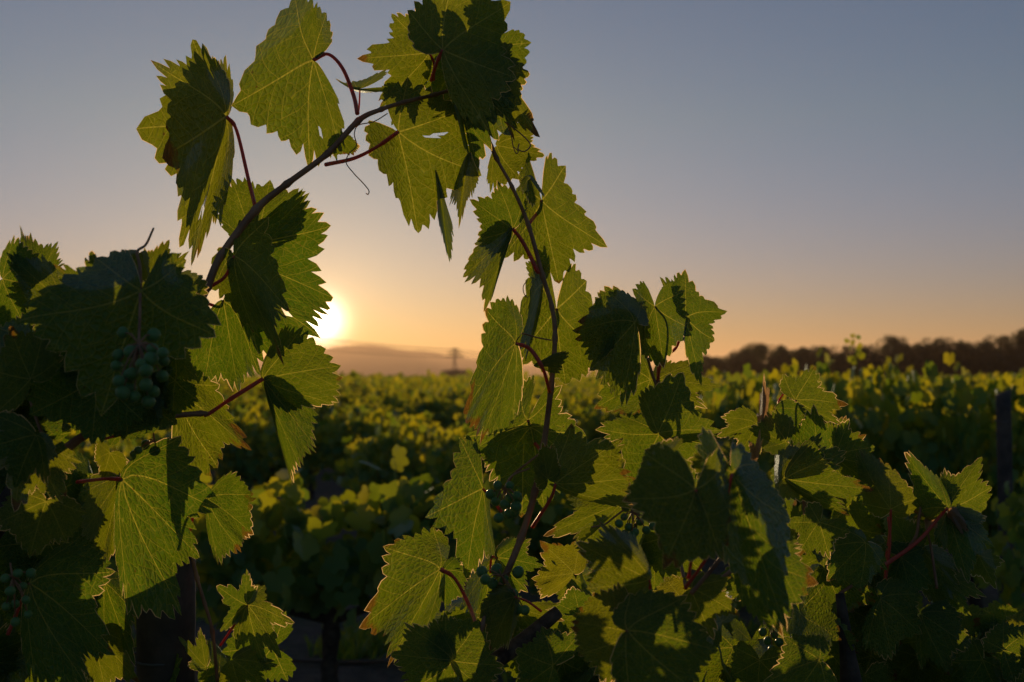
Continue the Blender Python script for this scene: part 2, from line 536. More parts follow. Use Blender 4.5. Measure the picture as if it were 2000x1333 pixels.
def add_leaf_uvs(me, uv, faces, ol, nface_leaf):
    u1 = me.uv_layers.new(name="leaf")
    u2 = me.uv_layers.new(name="vein")
    d1 = np.zeros(len(me.loops) * 2); d2 = np.zeros(len(me.loops) * 2)
    li = 0
    for fi, f in enumerate(faces):
        if fi < nface_leaf:
            cx = sum(uv[i][0] for i in f) / len(f); cy = sum(uv[i][1] for i in f) / len(f)
            th = math.degrees(math.atan2(cx, cy))
            va = R(min(VEINS, key=lambda v: abs(v - th)))
            sv, cv = math.sin(va), math.cos(va)
            for i in f:
                x, y = uv[i]
                d1[2 * li] = x; d1[2 * li + 1] = y
                d2[2 * li] = x * sv + y * cv; d2[2 * li + 1] = x * cv - y * sv
                li += 1
        else:
            li += len(f)
    u1.data.foreach_set("uv", d1)
    u2.data.foreach_set("uv", d2)

def hero_leaf(spec, parent, mat=None, seed=0, petiole=None, name="leaf", rings=9, margin=0.0009, label=None):
    """spec: 'depth|P x,y|T x,y|...'; an optional :dz (cm, + is farther) after a landmark sets its own depth offset"""
    rng = random.Random(seed * 7919 + 11)
    toks = spec.split('|')
    depth = float(toks[0])
    pts = {}
    lobing, scale_min, wav = rng.choice((0.12, 0.17, 0.2, 0.26, 0.32)) , 0.0, 1.0
    for t in toks[1:]:
        k, v = t[0], t[1:]
        if k == 'l': lobing = float(v); continue
        if k == 's': scale_min = float(v); continue
        if k == 'w': wav = float(v); continue
        dz = None
        if ':' in v:
            v, dz = v.split(':'); dz = float(dz) / 100
        x, y = v.split(',')
        pts[k] = (float(x), float(y), dz)
    P0 = np.array(pts['P'][:2])
    src = [(0, 0)]; ks = ['P']
    for k, (a, r) in KEY.items():
        if k in pts:
            src.append((r * math.sin(R(a)), r * math.cos(R(a)))); ks.append(k)
    proj = {k: np.hypot(*(np.array(pts[k][:2]) - P0)) / FPX * depth for k in ks if k != 'P'}
    SC = max([proj[k] / KEY[k][1] for k in proj] + [scale_min])
    dst = [(P0[0], P0[1], 0)]
    for k in ks[1:]:
        full = SC * KEY[k][1]
        dz = pts[k][2]
        if dz is None:
            dz = 0.55 * math.sqrt(max(full ** 2 - proj[k] ** 2, 0))
            dz = min(dz, 0.045)
        dst.append((pts[k][0], pts[k][1], dz))
    uv, faces, ol, n = leaf_grid(rng, rings=rings, lobing=lobing)
    W_ = tps(src, dst, uv, reg=2e-3)
    # undulation
    ph = [rng.uniform(0, 6.28) for _ in range(6)]
    u, v = uv[:, 0], uv[:, 1]
    r = np.hypot(u, v)
    th = np.arctan2(u, v)
    amp = SC * 0.068 * wav
    curl = rng.choice((-1, 1)) * rng.uniform(0.1, 0.42) * wav
    und = SC * curl * np.clip(r - 0.45, 0, 1) ** 2 * (1 + 0.7 * np.sin(2 * th + ph[5])) * 1.6 + amp * (np.sin(3.1 * u + ph[0]) * np.cos(2.7 * v + ph[1]) + 0.5 * np.sin(7.0 * u + 3 * v + ph[2]) * r + 0.55 * np.sin(5 * th + ph[3]) * r ** 2 + 0.3 * np.sin(13 * th + ph[4]) * r ** 3)
    d = depth + W_[:, 2] + und - und[0]
    verts = [at(a, b, c) for a, b, c in zip(W_[:, 0], W_[:, 1], d)]
    faces = list(faces)
    if rng.random() < 0.22:
        m_ = n - 1
        for _ in range(rng.randint(1, 2)):
            k0, i0 = rng.randint(2, rings - 4), rng.randint(5, n - 10)
            drop = {m_ + k0 * m_ + i0, m_ + k0 * m_ + i0 + 1}
            if rng.random() < .6: drop |= {m_ + (k0 + 1) * m_ + i0 + 1, m_ + (k0 - 1) * m_ + i0}
            keep = [f for q, f in enumerate(faces) if q not in drop or len(f) == 3]
            faces = keep
    nf = len(faces)
    # hairy edge: its golden backlit glow is put into a pale ribbon's colour
    if margin:
        ring0, ring1 = 1 + (rings - 1) * n, 1 + (rings - 2) * n
        b0 = len(verts)
        for i in range(n):
            o_, i_ = verts[ring0 + i], verts[ring1 + i]
            p_, q_ = verts[ring0 + max(i - 1, 0)], verts[ring0 + min(i + 1, n - 1)]
            tg = (q_ - p_).normalized()
            dr = (o_ - i_)
            dr = dr - tg * dr.dot(tg) if (dr - tg * dr.dot(tg)).length > 1e-5 else dr
            verts.append(o_ + dr.normalized() * margin * max(0.03, 0.15 + 0.9 * math.sin(i * 0.13 + seed) * math.sin(i * 0.05 + 2.3 * seed) + rng.uniform(-0.25, 0.35)))
        faces += [(ring0 + i, b0 + i, b0 + i + 1, ring0 + i + 1) for i in range(n - 1)]
    me = mesh_from(name, verts, faces)
    me.materials.append(mat or M_LEAF); me.materials.append(M_MARGIN_GLOW)
    mi = [0] * nf + [1] * (len(faces) - nf)
    me.polygons.foreach_set("material_index", mi)
    add_leaf_uvs(me, uv, faces, ol, nf)
    o = bpy.data.objects.new(name, me)
    C.objects.link(o)
    o.parent = parent
    o.location = -parent.location
    if label: o['label'] = label
    if petiole:
        pp = [(pts['P'][0], pts['P'][1], depth + 0.001, petiole[0])]
        for q in petiole[1:]:
            pp.append((q[0], q[1], q[2] if len(q) > 2 else depth + 0.01, petiole[0] * (1.0 + 0.15 * (len(pp)))))
        px_tube("petiole", pp, M_PETIOLE, o, sides=7)
    return o

# ------------------------------------------------------------------ foreground vines
vine_left = empty("grapevine", (-0.75, 1.35, 0))
tag(vine_left, "foreground grapevine on the left, arching a long leafy shoot up over the sun", "grapevine", "grapevines of the nearest row")
vine_mid = empty("grapevine", (-0.02, 1.42, 0))
tag(vine_mid, "foreground grapevine in the middle with a tall upright shoot rising into the sky", "grapevine", "grapevines of the nearest row")
vine_right = empty("grapevine", (0.62, 1.5, 0))
tag(vine_right, "foreground grapevine at lower right with dense dark leaves and dried curled ones", "grapevine", "grapevines of the nearest row")

LEFT = [
 # spec, petiole
 ("1.36|P442,228|T330,300|A303,125|B376,508|C402,108|D432,425|s0.10|w0.6", (8, (462,255), (485,350), (498,402,1.34))),
 ("1.385|P441,230|T282,250|A376,78|B356,470|C440,124|D400,400|w0.7", None),
 ("1.345|P612,118|T467,199|A576,-2|B604,318|C637,28|D664,285|w0.8|l0.12", (8, (640,106), (668,132), (690,185), (698,222,1.33))),
 ("1.37|P455,505|T643,579|A630,447|B617,652|C578,384|D505,690|w0.7", None),
 ("1.31|P458,500|T548,700|A558,600|B492,640|C520,430|D418,560|w0.7", (6, (440,540), (412,560))),
 ("1.40|P500,470|T528,350|A455,357|B595,385|C430,428|D572,470", None),
 ("1.345|P514,740|T657,716|A592,638|B642,787|C548,652|D562,800|l0.12|w0.6", None),
 ("1.335|P516,744|T592,925|A612,868|B562,918|C602,785|D540,800|w0.5|l0.1", None),
 ("1.38|P436,588|T465,758|A400,742|B503,722|C352,712|D515,600", (5, (430,600), (402,592))),
 ("1.37|P345,775|T482,874|A426,752|B420,905|C372,718|D362,1012|w0.7", (5, (330,800), (300,820))),
 ("1.28|P238,937|T388,1087|A412,988|B346,1182|C342,860|D249,1190|w0.6", (8, (205,936), (150,942,1.26))),
 ("1.34|P232,938|T200,1090|A160,1045|B238,1055|C165,960|D240,960", None),
 ("1.42|P406,977|T492,1042|A492,966|B468,1074|C449,924|D424,1092", (4, (385,985), (370,1040))),
 ("1.40|P484,1183|T546,1280|A566,1214|B519,1308|C514,1147|D462,1262|l0.42", (4, (462,1215), (430,1262))),
 ("1.40|P482,1182|T428,1148|A482,1117|B432,1232|C500,1150|D470,1215|l0.4", None),
 ("1.38|P402,1303|T354,1250|A392,1235|B366,1302|C410,1248|D392,1312|l0.35", None),
 ("1.40|P455,1290|T520,1345|A540,1300|B470,1345|C500,1262|D430,1340|l0.35", None),
 ("1.22|P58,1140|T202,1262|A216,1118|B166,1335|C150,1054|D68,1336|w0.6", (6, (40,1180), (15,1240))),
 ("1.36|P205,1140|T260,1290|A266,1200|B203,1262|C250,1130|D180,1200", None),
 ("1.30|P-35,1290|T68,1298|A58,1245|B30,1345|C20,1218|D-20,1340", None),
 ("1.34|P185,1235|T262,1322|A262,1262|B205,1345|C240,1220|D160,1320", None),
 ("1.06|P275,568|T205,788|A60,620|B412,652|C188,505|D352,515|w0.5|l0.16", None),
 ("1.16|P272,495|T238,562|A185,515|B290,548|C225,497|D292,505|w0.5", None),
 ("1.22|P285,565|T330,470|A283,490|B356,502|C262,520|D352,552", None),
 ("1.20|P5,545|T80,560|A70,500|B40,620|C25,470|D-10,630|w0.6", None),
 ("1.10|P205,600|T92,618|A112,522|B150,690|C182,503|D235,655|w0.5", None),
 ("1.20|P120,590|T20,500|A85,505|B30,580|C125,530|D70,640|w0.5", None),
 ("1.22|P62,560|T60,462|A41,450|B110,478|C38,520|D118,520", None),
 ("1.30|P175,745|T152,862|A100,782|B205,790|C105,750|D215,750", None),
 ("1.14|P60,740|T20,640|A-30,720|B85,650|C0,800|D120,700", None),
 ("1.10|P70,850|T30,950|A-40,880|B90,940|C-10,810|D110,890|w0.5", None),
 ("1.12|P50,860|T30,990|A-40,900|B120,980|C-30,830|D150,900|w0.5", None),
 ("1.16|P90,980|T60,1080|A0,1020|B130,1060|C20,960|D160,1000|w0.5", None),
 ("1.30|P70,640|T45,700|A20,655|B92,690|C35,620|D100,650", None),
 ("1.18|P210,600|T150,690|A90,640|B230,700|C120,560|D280,640|w0.6", None),
 ("1.20|P330,560|T385,660|A320,700|B410,600|C290,620|D390,540|w0.6", None),
 ("1.33|P335,690|T385,740|A370,690|B345,770|C350,670|D320,760", None),
 ("1.36|P215,885|T200,935|A185,900|B240,925|C190,865|D250,900", None),
 ("1.36|P665,268|T688,300|A700,285|B652,305|C680,262|D640,290", None),
]
MID = [
 ("1.44|P838,104|T711,114|A764,26|B749,202|C815,22|D810,195|l0.34", (5, (848,125), (846,158))),
 ("1.34|P865,98|T984,14|A885,-50|B1000,150|C803,28|D950,250|w0.7", (8, (852,125), (842,158,1.37))),
 ("1.38|P872,112|T935,335|A900,262|B1000,240|C888,140|D975,120|w0.7", None),
 ("1.43|P950,135|T1040,250|A1036,146|B1000,262|C1000,86|D958,215|l0.3", None),
 ("1.37|P778,258|T925,335|A908,212|B815,447|C795,160|D727,297|w0.6|l0.14", (8, (735,288), (690,310), (636,322,1.34))),
 ("1.375|P852,335|T876,498|A858,440|B886,452|C850,390|D868,395|w0.3|l0.1", None),
 ("1.39|P915,300|T898,432|A882,390|B922,380|C890,350|D935,345|w0.4", None),
 ("1.46|P970,285|T1059,303|A1040,262|B1010,345|C1010,236|D958,372", None),
 ("1.47|P850,195|T905,200|A890,110|B870,240|C855,120|D830,240", None),
 ("1.45|P905,180|T975,215|A960,165|B930,262|C930,140|D890,245", None),
 ("1.45|P790,185|T765,245|A745,205|B800,250|C750,170|D815,215", None),
 ("1.42|P703,174|T655,154|A690,160|B700,180|C748,140|D765,176|w0.4", (3, (702,200), (700,222))),
 ("1.42|P1001,447|T925,395|A974,362|B935,470|C1026,380|D960,500|w0.7", (7, (1022,475), (1052,535,1.43))),
 ("1.415|P1000,450|T948,600|A908,538|B958,580|C940,460|D968,500|w0.5", None),
 ("1.47|P1058,392|T1090,545|A1173,474|B988,496|C1100,330|D1015,342|w0.6", (6, (1050,415), (1034,436,1.44))),
 ("1.43|P1035,350|T1020,350|A1040,345|B1018,372|C1062,380|D1040,400|w0.3", None),
 ("1.47|P1087,604|T1104,744|A1182,700|B1008,700|C1146,549|D1040,520|w0.6", (6, (1086,630), (1083,662,1.45))),
 ("1.45|P1060,555|T1030,600|A1028,515|B1010,690|C1060,520|D1030,690|w0.5", None),
 ("1.40|P1007,671|T912,797|A950,606|B945,846|C1001,592|D1002,830|w0.5|l0.12", (7, (1035,682), (1060,720), (1074,766,1.44))),
 ("1.49|P1031,821|T1020,990|A1135,848|B907,855|C1092,758|D1018,750|w0.6", (6, (1040,858), (1058,882,1.46))),
 ("1.485|P1036,835|T1062,985|A1120,900|B960,935|C1095,850|D940,880|w0.6", None),
 ("1.46|P943,955|T912,1122|A836,1008|B966,1085|C903,866|D958,1000|w0.8", (5, (960,975), (980,1000))),
 ("1.45|P860,1112|T720,1214|A749,1068|B768,1282|C847,1035|D826,1250|w0.7", (8, (888,1130), (915,1180), (932,1225,1.40))),
 ("1.47|P868,1115|T902,1166|A920,1120|B870,1180|C890,1090|D855,1160", None),
 ("1.49|P972,1090|T1055,1105|A1034,1055|B1025,1150|C990,1052|D980,1165", (4, (960,1090), (958,1120))),
 ("1.50|P962,1095|T925,1300|A905,1180|B985,1260|C920,1110|D1000,1160|w0.6", None),
 ("1.40|P1004,1166|T962,1262|A930,1196|B992,1262|C962,1148|D1012,1210|w0.5", (4, (1030,1175), (1058,1195))),
 ("1.50|P1010,1190|T1050,1245|A1090,1210|B1000,1245|C1080,1180|D990,1210", None),
 ("1.50|P1120,1120|T1060,1062|A1045,1130|B1132,1060|C1060,1165|D1150,1090", None, 'Y'),
 ("1.40|P1085,945|T1235,935|A1215,858|B1225,990|C1112,846|D1125,972|w0.7", (6, (1075,975), (1040,1030,1.44))),
 ("1.39|P1070,935|T1060,870|A1040,905|B1085,880|C1050,950|D1095,920|w0.5", None),
 ("1.46|P1288,848|T1243,955|A1175,840|B1345,950|C1215,812|D1385,870|w0.6", None),
 ("1.41|P1286,845|T1330,737|A1252,764|B1398,842|C1258,815|D1360,862|w0.6", None),
 ("1.40|P1240,630|T1130,645|A1184,564|B1155,720|C1252,595|D1216,782|w0.6|l0.14", None),
 ("1.45|P1215,620|T1138,650|A1172,577|B1158,705|C1235,592|D1200,752|l0.12", None),  # unseen leaf, added to shade the dark leaf in front of it
 ("1.42|P1240,610|T1258,690|A1200,650|B1250,600|C1170,700|D1262,660|w0.5", None),
 ("1.44|P1279,599|T1295,712|A1245,680|B1348,642|C1240,568|D1330,572|w0.6", (4, (1300,640), (1285,740,1.46))),
 ("1.47|P1340,622|T1413,610|A1338,535|B1394,664|C1293,548|D1368,745|w0.7", (5, (1320,680), (1290,700), (1285,745,1.46))),
 ("1.50|P1270,742|T1164,797|A1200,690|B1240,806|C1245,680|D1275,800|w0.7", None),
 ("1.49|P1285,742|T1398,754|A1360,708|B1370,792|C1300,704|D1310,800|w0.7", None),
 ("1.45|P1215,980|T1078,1040|A1110,975|B1130,1060|C1160,952|D1180,1020", None),
 ("1.42|P1045,712|T1110,690|A1080,692|B1090,728|C1060,705|D1060,722|w0.3", None),
 ("1.30|P885,1290|T766,1278|A800,1225|B800,1350|C850,1215|D880,1370|w0.6", None),
 ("1.30|P880,1290|T930,1220|A870,1205|B985,1300|C830,1240|D960,1360|w0.6", None),
 ("1.28|P1080,1300|T1010,1270|A1060,1230|B1010,1350|C1130,1240|D1060,1370|w0.6", None),
]
RIGHT = [
 ("1.62|P1555,782|T1645,790|A1592,718|B1640,828|C1530,733|D1585,832|w0.6", (4, (1540,800), (1535,850))),
 ("1.60|P1478,828|T1406,852|A1411,815|B1445,886|C1452,794|D1480,890|w0.6", None),
 ("1.57|P1535,862|T1462,838|A1502,812|B1490,876|C1545,815|D1530,890|w0.5", None),
 ("1.60|P1515,800|T1560,845|A1570,800|B1528,850|C1540,780|D1505,850|w0.5", (3, (1525,830), (1535,850))),
 ("1.60|P1635,892|T1727,914|A1708,873|B1695,940|C1655,828|D1650,935|w0.5", None),
 ("1.64|P1630,880|T1690,850|A1650,820|B1690,900|C1610,830|D1640,930|w0.5", None),
 ("1.60|P1600,900|T1590,800|A1540,840|B1640,850|C1560,890|D1650,900|w0.6", None),
 ("1.52|P1535,935|T1690,955|A1652,882|B1650,1002|C1600,850|D1588,985|w0.5", None),
 ("1.53|P1532,934|T1515,893|A1560,865|B1520,965|C1620,900|D1580,980|w0.5", None),
 ("1.56|P1740,995|T1735,905|A1675,888|B1795,975|C1690,985|D1785,1000|w0.6", (5, (1738,1040), (1730,1100))),
 ("1.54|P1850,992|T1770,888|A1790,1000|B1830,930|C1800,1020|D1860,960|w0.5|l0.1", (6, (1828,1018), (1790,1060), (1720,1110,1.55))),
 ("1.56|P1852,992|T1913,900|A1845,920|B1931,955|C1840,940|D1915,1040|w0.6", None),
 ("1.55|P1853,998|T1890,1135|A1826,1060|B1932,1060|C1830,1020|D1925,1010|w0.6", None),
 ("1.58|P1780,1080|T1745,1008|A1728,1050|B1790,1020|C1740,1090|D1810,1050|w0.4", (4, (1795,1020), (1800,970))),
 ("1.60|P1800,1040|T1850,1010|A1800,1003|B1850,1050|C1770,1020|D1810,1070|w0.5", None),
 ("1.60|P1912,1085|T1945,1148|A1893,1122|B1955,1095|C1895,1090|D1940,1076|w0.5", None),
 ("1.62|P1820,1110|T1918,1162|A1880,1108|B1895,1200|C1840,1090|D1850,1195|w0.6", None),
 ("1.60|P1800,1075|T1830,1180|A1780,1130|B1870,1150|C1775,1080|D1860,1090", None),
 ("1.55|P1760,1090|T1820,1140|A1800,1070|B1780,1180|C1740,1060|D1740,1160|w0.6", None),
 ("1.50|P1720,1170|T1790,1230|A1800,1160|B1740,1280|C1740,1130|D1690,1270|w0.6", None),
 ("1.56|P1800,1200|T1890,1260|A1880,1200|B1850,1310|C1850,1170|D1800,1300|w0.6", None),
 ("1.48|P1690,1060|T1620,1130|A1600,1070|B1680,1150|C1640,1030|D1730,1110|w0.6", None),
 ("1.52|P1610,1110|T1650,1200|A1590,1180|B1700,1170|C1570,1130|D1680,1110|w0.6", None),
 ("1.45|P1600,1020|T1560,1080|A1540,1020|B1620,1090|C1580,985|D1660,1040|w0.6", None),
 ("1.60|P1545,1265|T1580,1335|A1500,1320|B1600,1270|C1500,1260|D1600,1235|w0.5", None, 'Y'),
 ("1.58|P1590,1210|T1612,1160|A1570,1190|B1630,1190|C1560,1225|D1620,1230", None, 'Y'),
 ("1.55|P1690,1320|T1700,1360|A1660,1340|B1740,1340|C1660,1300|D1730,1300", None),
 ("1.50|P1960,1270|T2010,1230|A1960,1215|B2020,1290|C1920,1250|D1980,1330|w0.6", None),
 ("1.52|P1920,1290|T1880,1350|A1870,1290|B1950,1350|C1900,1250|D1960,1310|w0.6", None),
 ("1.55|P1990,1240|T2050,1200|A2000,1190|B2060,1260|C1970,1210|D2020,1280|w0.6", None, 'Y'),
 # large near leaves, out of focus
 ("0.98|P1358,956|T1300,1100|A1236,975|B1408,1085|C1268,892|D1420,905|w0.4|l0.14", (8, (1362,1010), (1345,1130,1.0))),
 ("1.06|P1300,900|T1240,960|A1262,880|B1300,1000|C1320,860|D1350,930|w0.5", None),
 ("1.00|P1430,925|T1528,1210|A1416,1100|B1536,1010|C1370,880|D1480,905|w0.4|l0.12", (7, (1412,1000), (1385,1080), (1338,1150,1.04))),
 ("1.10|P1405,895|T1345,900|A1385,862|B1370,960|C1430,858|D1410,980|w0.5", None, 'Y'),
 ("1.05|P1452,1075|T1587,1135|A1558,1056|B1522,1228|C1500,1030|D1450,1180|w0.4|l0.14", None),
 ("1.12|P1268,1132|T1130,1062|A1180,1030|B1150,1150|C1240,1050|D1200,1190|w0.5|l0.14", (6, (1270,1155), (1268,1190))),
 ("1.04|P1225,1232|T1400,1270|A1330,1170|B1350,1345|C1230,1165|D1230,1370|w0.4|l0.14", (6, (1218,1290), (1210,1360))),
 ("1.10|P1230,1235|T1120,1215|A1160,1160|B1130,1280|C1220,1150|D1190,1330|w0.5", None),
 ("1.15|P1350,1150|T1440,1200|A1420,1130|B1390,1240|C1370,1120|D1320,1230|w0.5", None),
 ("1.30|P1330,1170|T1250,1180|A1300,1130|B1280,1220|C1350,1130|D1330,1230", None, 'Y'),
 ("1.25|P1600,1290|T1500,1330|A1540,1250|B1540,1370|C1600,1240|D1620,1370|w0.5", None),
 ("1.50|P1130,1200|T1180,1170|A1120,1150|B1180,1230|C1090,1180|D1140,1250", None),
 ("1.45|P1480,1120|T1400,1130|A1440,1080|B1430,1170|C1490,1060|D1480,1180", None),
 ("1.50|P1200,1050|T1150,1000|A1130,1060|B1200,990|C1150,1090|D1240,1010", None),
]
seed = 0
for lst, vine in ((LEFT, vine_left), (MID, vine_mid), (RIGHT, vine_right)):
    for it in lst:
        seed += 1
        hero_leaf(it[0], vine, mat=M_LEAFY if len(it) > 2 else None, seed=seed, petiole=it[1])

# dried, curled leaves of the right vine
hero_leaf("1.55|P1478,900|T1484,842|A1463,862|B1490,858|C1460,885|D1483,880|w1.4|l0.4", vine_right, mat=M_DRY, seed=901, name="leaf", label="pale brown dried leaf curled into a brush")
hero_leaf("1.58|P1488,830|T1492,738|A1484,775|B1503,762|C1478,812|D1500,820|w1.2|l0.3", vine_right, mat=M_DRY, seed=902, name="leaf", label="narrow dried leaf curled upright")
hero_leaf("1.545|P1852,994|T1882,1050|A1862,1030|B1890,1035|C1850,1020|D1880,1000|w1.2|l0.2", vine_right, mat=M_DRY, seed=903, name="leaf", label="tan dried leaf tip hanging under a green leaf")
hero_leaf("1.57|P1815,1010|T1810,1040|A1800,1012|B1830,1030|C1798,1000|D1832,1005|w1.5|l0.3", vine_right, mat=M_DRY, seed=904, name="leaf", label="crumpled dried leaf beside an orange petiole")

# shoots
px_tube("shoot", [(385,600,1.30,24),(405,560,1.31,22),(432,500,1.32,21),(500,410,1.33,21),(560,360,1.33,17),(640,300,1.34,16),(700,236,1.345,15),(745,214,1.36,12),(790,200,1.38,11),(850,185,1.41,10),(900,170,1.42,10)], M_SHOOT, vine_left, knobs=0.3)
px_tube("shoot", [(60,925,1.2,34),(110,890,1.22,28),(190,838,1.25,24),(290,818,1.28,18),(392,808,1.31,15),(404,812,1.313,11)], M_SHOOT, vine_left, knobs=0.28)
px_tube("shoot", [(398,812,1.312,12),(412,806,1.315,11),(450,780,1.32,9),(514,740,1.335,8)], M_PETIOLE, vine_left)
px_tube("shoot", [(195,860,1.24,5),(250,845,1.26,7),(310,826,1.28,8),(345,815,1.3,4)], M_PETIOLE, vine_left)
px_tube("shoot", [(190,840,1.25,14),(188,800,1.26,10),(178,765,1.27,8)], M_SHOOT, vine_left)
px_tube("shoot", [(55,770,1.24,6),(75,830,1.23,7),(100,890,1.22,8)], M_SHOOT, vine_left)
px_tube("shoot", [(372,1075,1.45,6),(385,1130,1.44,9),(400,1180,1.43,10),(415,1235,1.42,9),(425,1333,1.42,10)], M_SHOOT, vine_left, knobs=0.2)
px_tube("shoot", [(300,446,1.14,4),(285,478,1.13,5),(268,492,1.12,6),(273,520,1.11,7),(274,568,1.07,8)], M_SHOOT, vine_left)
px_tube("shoot", [(905,1315,1.38,20),(960,1180,1.42,19),(985,1130,1.43,20),(1018,1050,1.44,20),(1045,960,1.45,19),(1062,870,1.45,17),(1076,760,1.445,16),(1084,660,1.44,14),(1078,600,1.44,13),(1060,540,1.435,13),(1032,440,1.43,12),(1000,365,1.42,10),(970,310,1.42,9),(945,250,1.42,9),(915,200,1.42,8),(890,160,1.42,6)], M_SHOOT, vine_mid, knobs=0.28)
px_tube("cane", [(885,1370,1.36,50),(905,1330,1.38,48),(970,1290,1.42,46),(1030,1245,1.45,42),(1090,1195,1.47,36)], M_CANE, vine_mid, sides=12)
px_tube("cane", [(895,1340,1.37,28),(915,1285,1.38,24),(930,1240,1.39,20),(935,1215,1.4,12)], M_CANE, vine_mid, sides=10)
px_tube("shoot", [(1286,745,1.46,8),(1292,780,1.46,8),(1300,850,1.46,8),(1310,1000,1.4,9),(1340,1150,1.3,10)], M_SHOOT, vine_mid)
px_tube("shoot", [(1265,700,1.45,5),(1275,735,1.46,6),(1290,770,1.46,7)], M_SHOOT, vine_mid)
px_tube("shoot", [(1568,965,1.6,6),(1572,1010,1.6,8),(1560,1060,1.6,7),(1555,1140,1.6,9)], M_SHOOT, vine_right, knobs=0.25)
px_tube("shoot", [(1735,1010,1.56,5),(1738,1060,1.56,6),(1728,1140,1.56,7)], M_PETIOLE, vine_right)
px_tube("shoot", [(1803,965,1.57,5),(1795,1010,1.57,6),(1788,1050,1.57,6),(1760,1080,1.57,7),(1700,1120,1.55,8),(1640,1160,1.5,10)], M_SHOOT, vine_right, knobs=0.2)
px_tube("shoot", [(1530,770,1.62,3),(1520,790,1.62,4),(1530,840,1.6,5),(1540,880,1.58,5)], M_PETIOLE, vine_right)
px_tube("shoot", [(1812,1040,1.58,4),(1820,1080,1.58,5),(1830,1150,1.56,6)], M_SHOOT, vine_right)
px_tube("shoot", [(1430,1060,1.15,8),(1400,1100,1.14,8),(1350,1160,1.12,9)], M_SHOOT, vine_right)
px_tube("shoot", [(1330,1210,1.3,10),(1400,1140,1.28,9),(1450,1100,1.28,8),(1500,1080,1.3,7)], M_SHOOT, vine_right)
# trunks and arms below the picture, down to the soil
def trunk(vine, pts, radii, name="trunk"):
    cs = catmull([tuple(p) + (r,) for p, r in zip(pts, radii)], 6)
    rg = random.Random(len(pts) + int(abs(pts[0][0]) * 100))
    v, f = tube_geo([Vector(c[:3]) for c in cs], [c[3] * rg.uniform(0.88, 1.12) for c in cs], 12)
    return link_mesh(name, mesh_from(name, v, f), M_BARK, vine)
def end(px, py, d): return tuple(at(px, py, d))
trunk(vine_left, [(-0.75,1.35,-0.05),(-0.73,1.34,0.3),(-0.76,1.3,0.62),(-0.72,1.25,0.95),end(62,922,1.2)], [0.04,0.034,0.03,0.022,0.013])
trunk(vine_mid, [(-0.02,1.42,-0.05),(0.0,1.4,0.3),(-0.04,1.4,0.6),(-0.09,1.37,0.82),end(885,1372,1.36)], [0.045,0.036,0.032,0.028,0.018])
trunk(vine_right, [(0.62,1.5,-0.05),(0.6,1.5,0.3),(0.56,1.48,0.6),(0.45,1.45,0.85),end(1640,1160,1.5)], [0.045,0.036,0.03,0.02,0.006])
trunk(vine_right, [(0.56,1.48,0.6),(0.4,1.3,0.8),(0.25,1.15,0.95),end(1210,1362,1.06)], [0.03,0.02,0.012,0.005], "cane")

# tendrils
def tendril(pts, vine, w=2.2):
    px_tube("tendril", [(x, y, d, w) for x, y, d in pts], M_SHOOT, vine, sides=5)
tendril([(757,222,1.36),(730,238,1.36),(700,245,1.35),(692,262,1.35),(696,285,1.35),(682,300,1.35),(676,318,1.35),(690,338,1.35),(708,357,1.35),(720,372,1.35),(719,380,1.35),(715,378,1.35)], vine_left)
tendril([(985,238,1.42),(1005,252,1.41),(1028,272,1.40),(1036,285,1.40),(1025,296,1.39),(1012,292,1.39),(1014,281,1.39)], vine_mid, 2.8)
tendril([(990,240,1.42),(998,262,1.41),(1002,285,1.41),(1008,300,1.41),(1012,296,1.41),(1004,288,1.41)], vine_mid, 2.2)
tendril([(1077,665,1.44),(1050,660,1.43),(1020,652,1.43),(1008,660,1.42),(1006,668,1.41)], vine_mid, 3.0)
tendril([(1030,548,1.43),(1022,560,1.43),(1024,575,1.43),(1032,582,1.43)], vine_mid, 1.8)
tendril([(1052,888,1.45),(1030,905,1.45),(1005,925,1.45),(990,945,1.46)], vine_mid, 5)
tendril([(1220,995,1.44),(1200,1010,1.44),(1180,1025,1.44),(1155,1030,1.44)], vine_mid, 4)

# grape bunches
def berry_mesh():
    bm = bmesh.new()
    bmesh.ops.create_uvsphere(bm, u_segments=16, v_segments=10, radius=1.0)
    me = bpy.data.meshes.new("berry"); bm.to_mesh(me); bm.free()
    me.polygons.foreach_set("use_smooth", [True] * len(me.polygons))
    me.materials.append(M_BERRY)
    return me
BERRY = berry_mesh()
def bunch(vine, stalk, berries, rpx, d, seed):
    rg = random.Random(seed)
    v, f = [], []
    cs = catmull([(x, y, dd, w) for x, y, dd, w in stalk], 5)
    tv, tf = tube_geo([at(c[0], c[1], c[2]) for c in cs], [c[3] / FPX * c[2] * 0.5 for c in cs], 6)
    v += tv; f += tf
    end_ = Vector(at(*stalk[-1][:3]))
    B = []
    for b in berries:
        p = at(b[0], b[1], d + (b[2] if len(b) > 2 else rg.uniform(-0.012, 0.02)))
        r = rpx * rg.uniform(0.85, 1.1) / FPX * d
        B.append((p, r))
        mid = (p + end_) / 2 + Vector((0, 0, 0.004))
        tv, tf = tube_geo([end_, mid, p], [0.0009, 0.0008, 0.0007], 5, base=len(v))
        v += tv; f += tf
    o = link_mesh("grape_bunch", mesh_from("grape_bunch", v, f), M_SHOOT, vine)
    for p, r in B:
        q = bpy.data.objects.new("berry", BERRY)
        C.objects.link(q); q.parent = o
        q.location = p
        q.rotation_euler = (rg.uniform(0, 3), rg.uniform(0, 3), 0)
        q.scale = (r, r, r * 1.08)
    return o
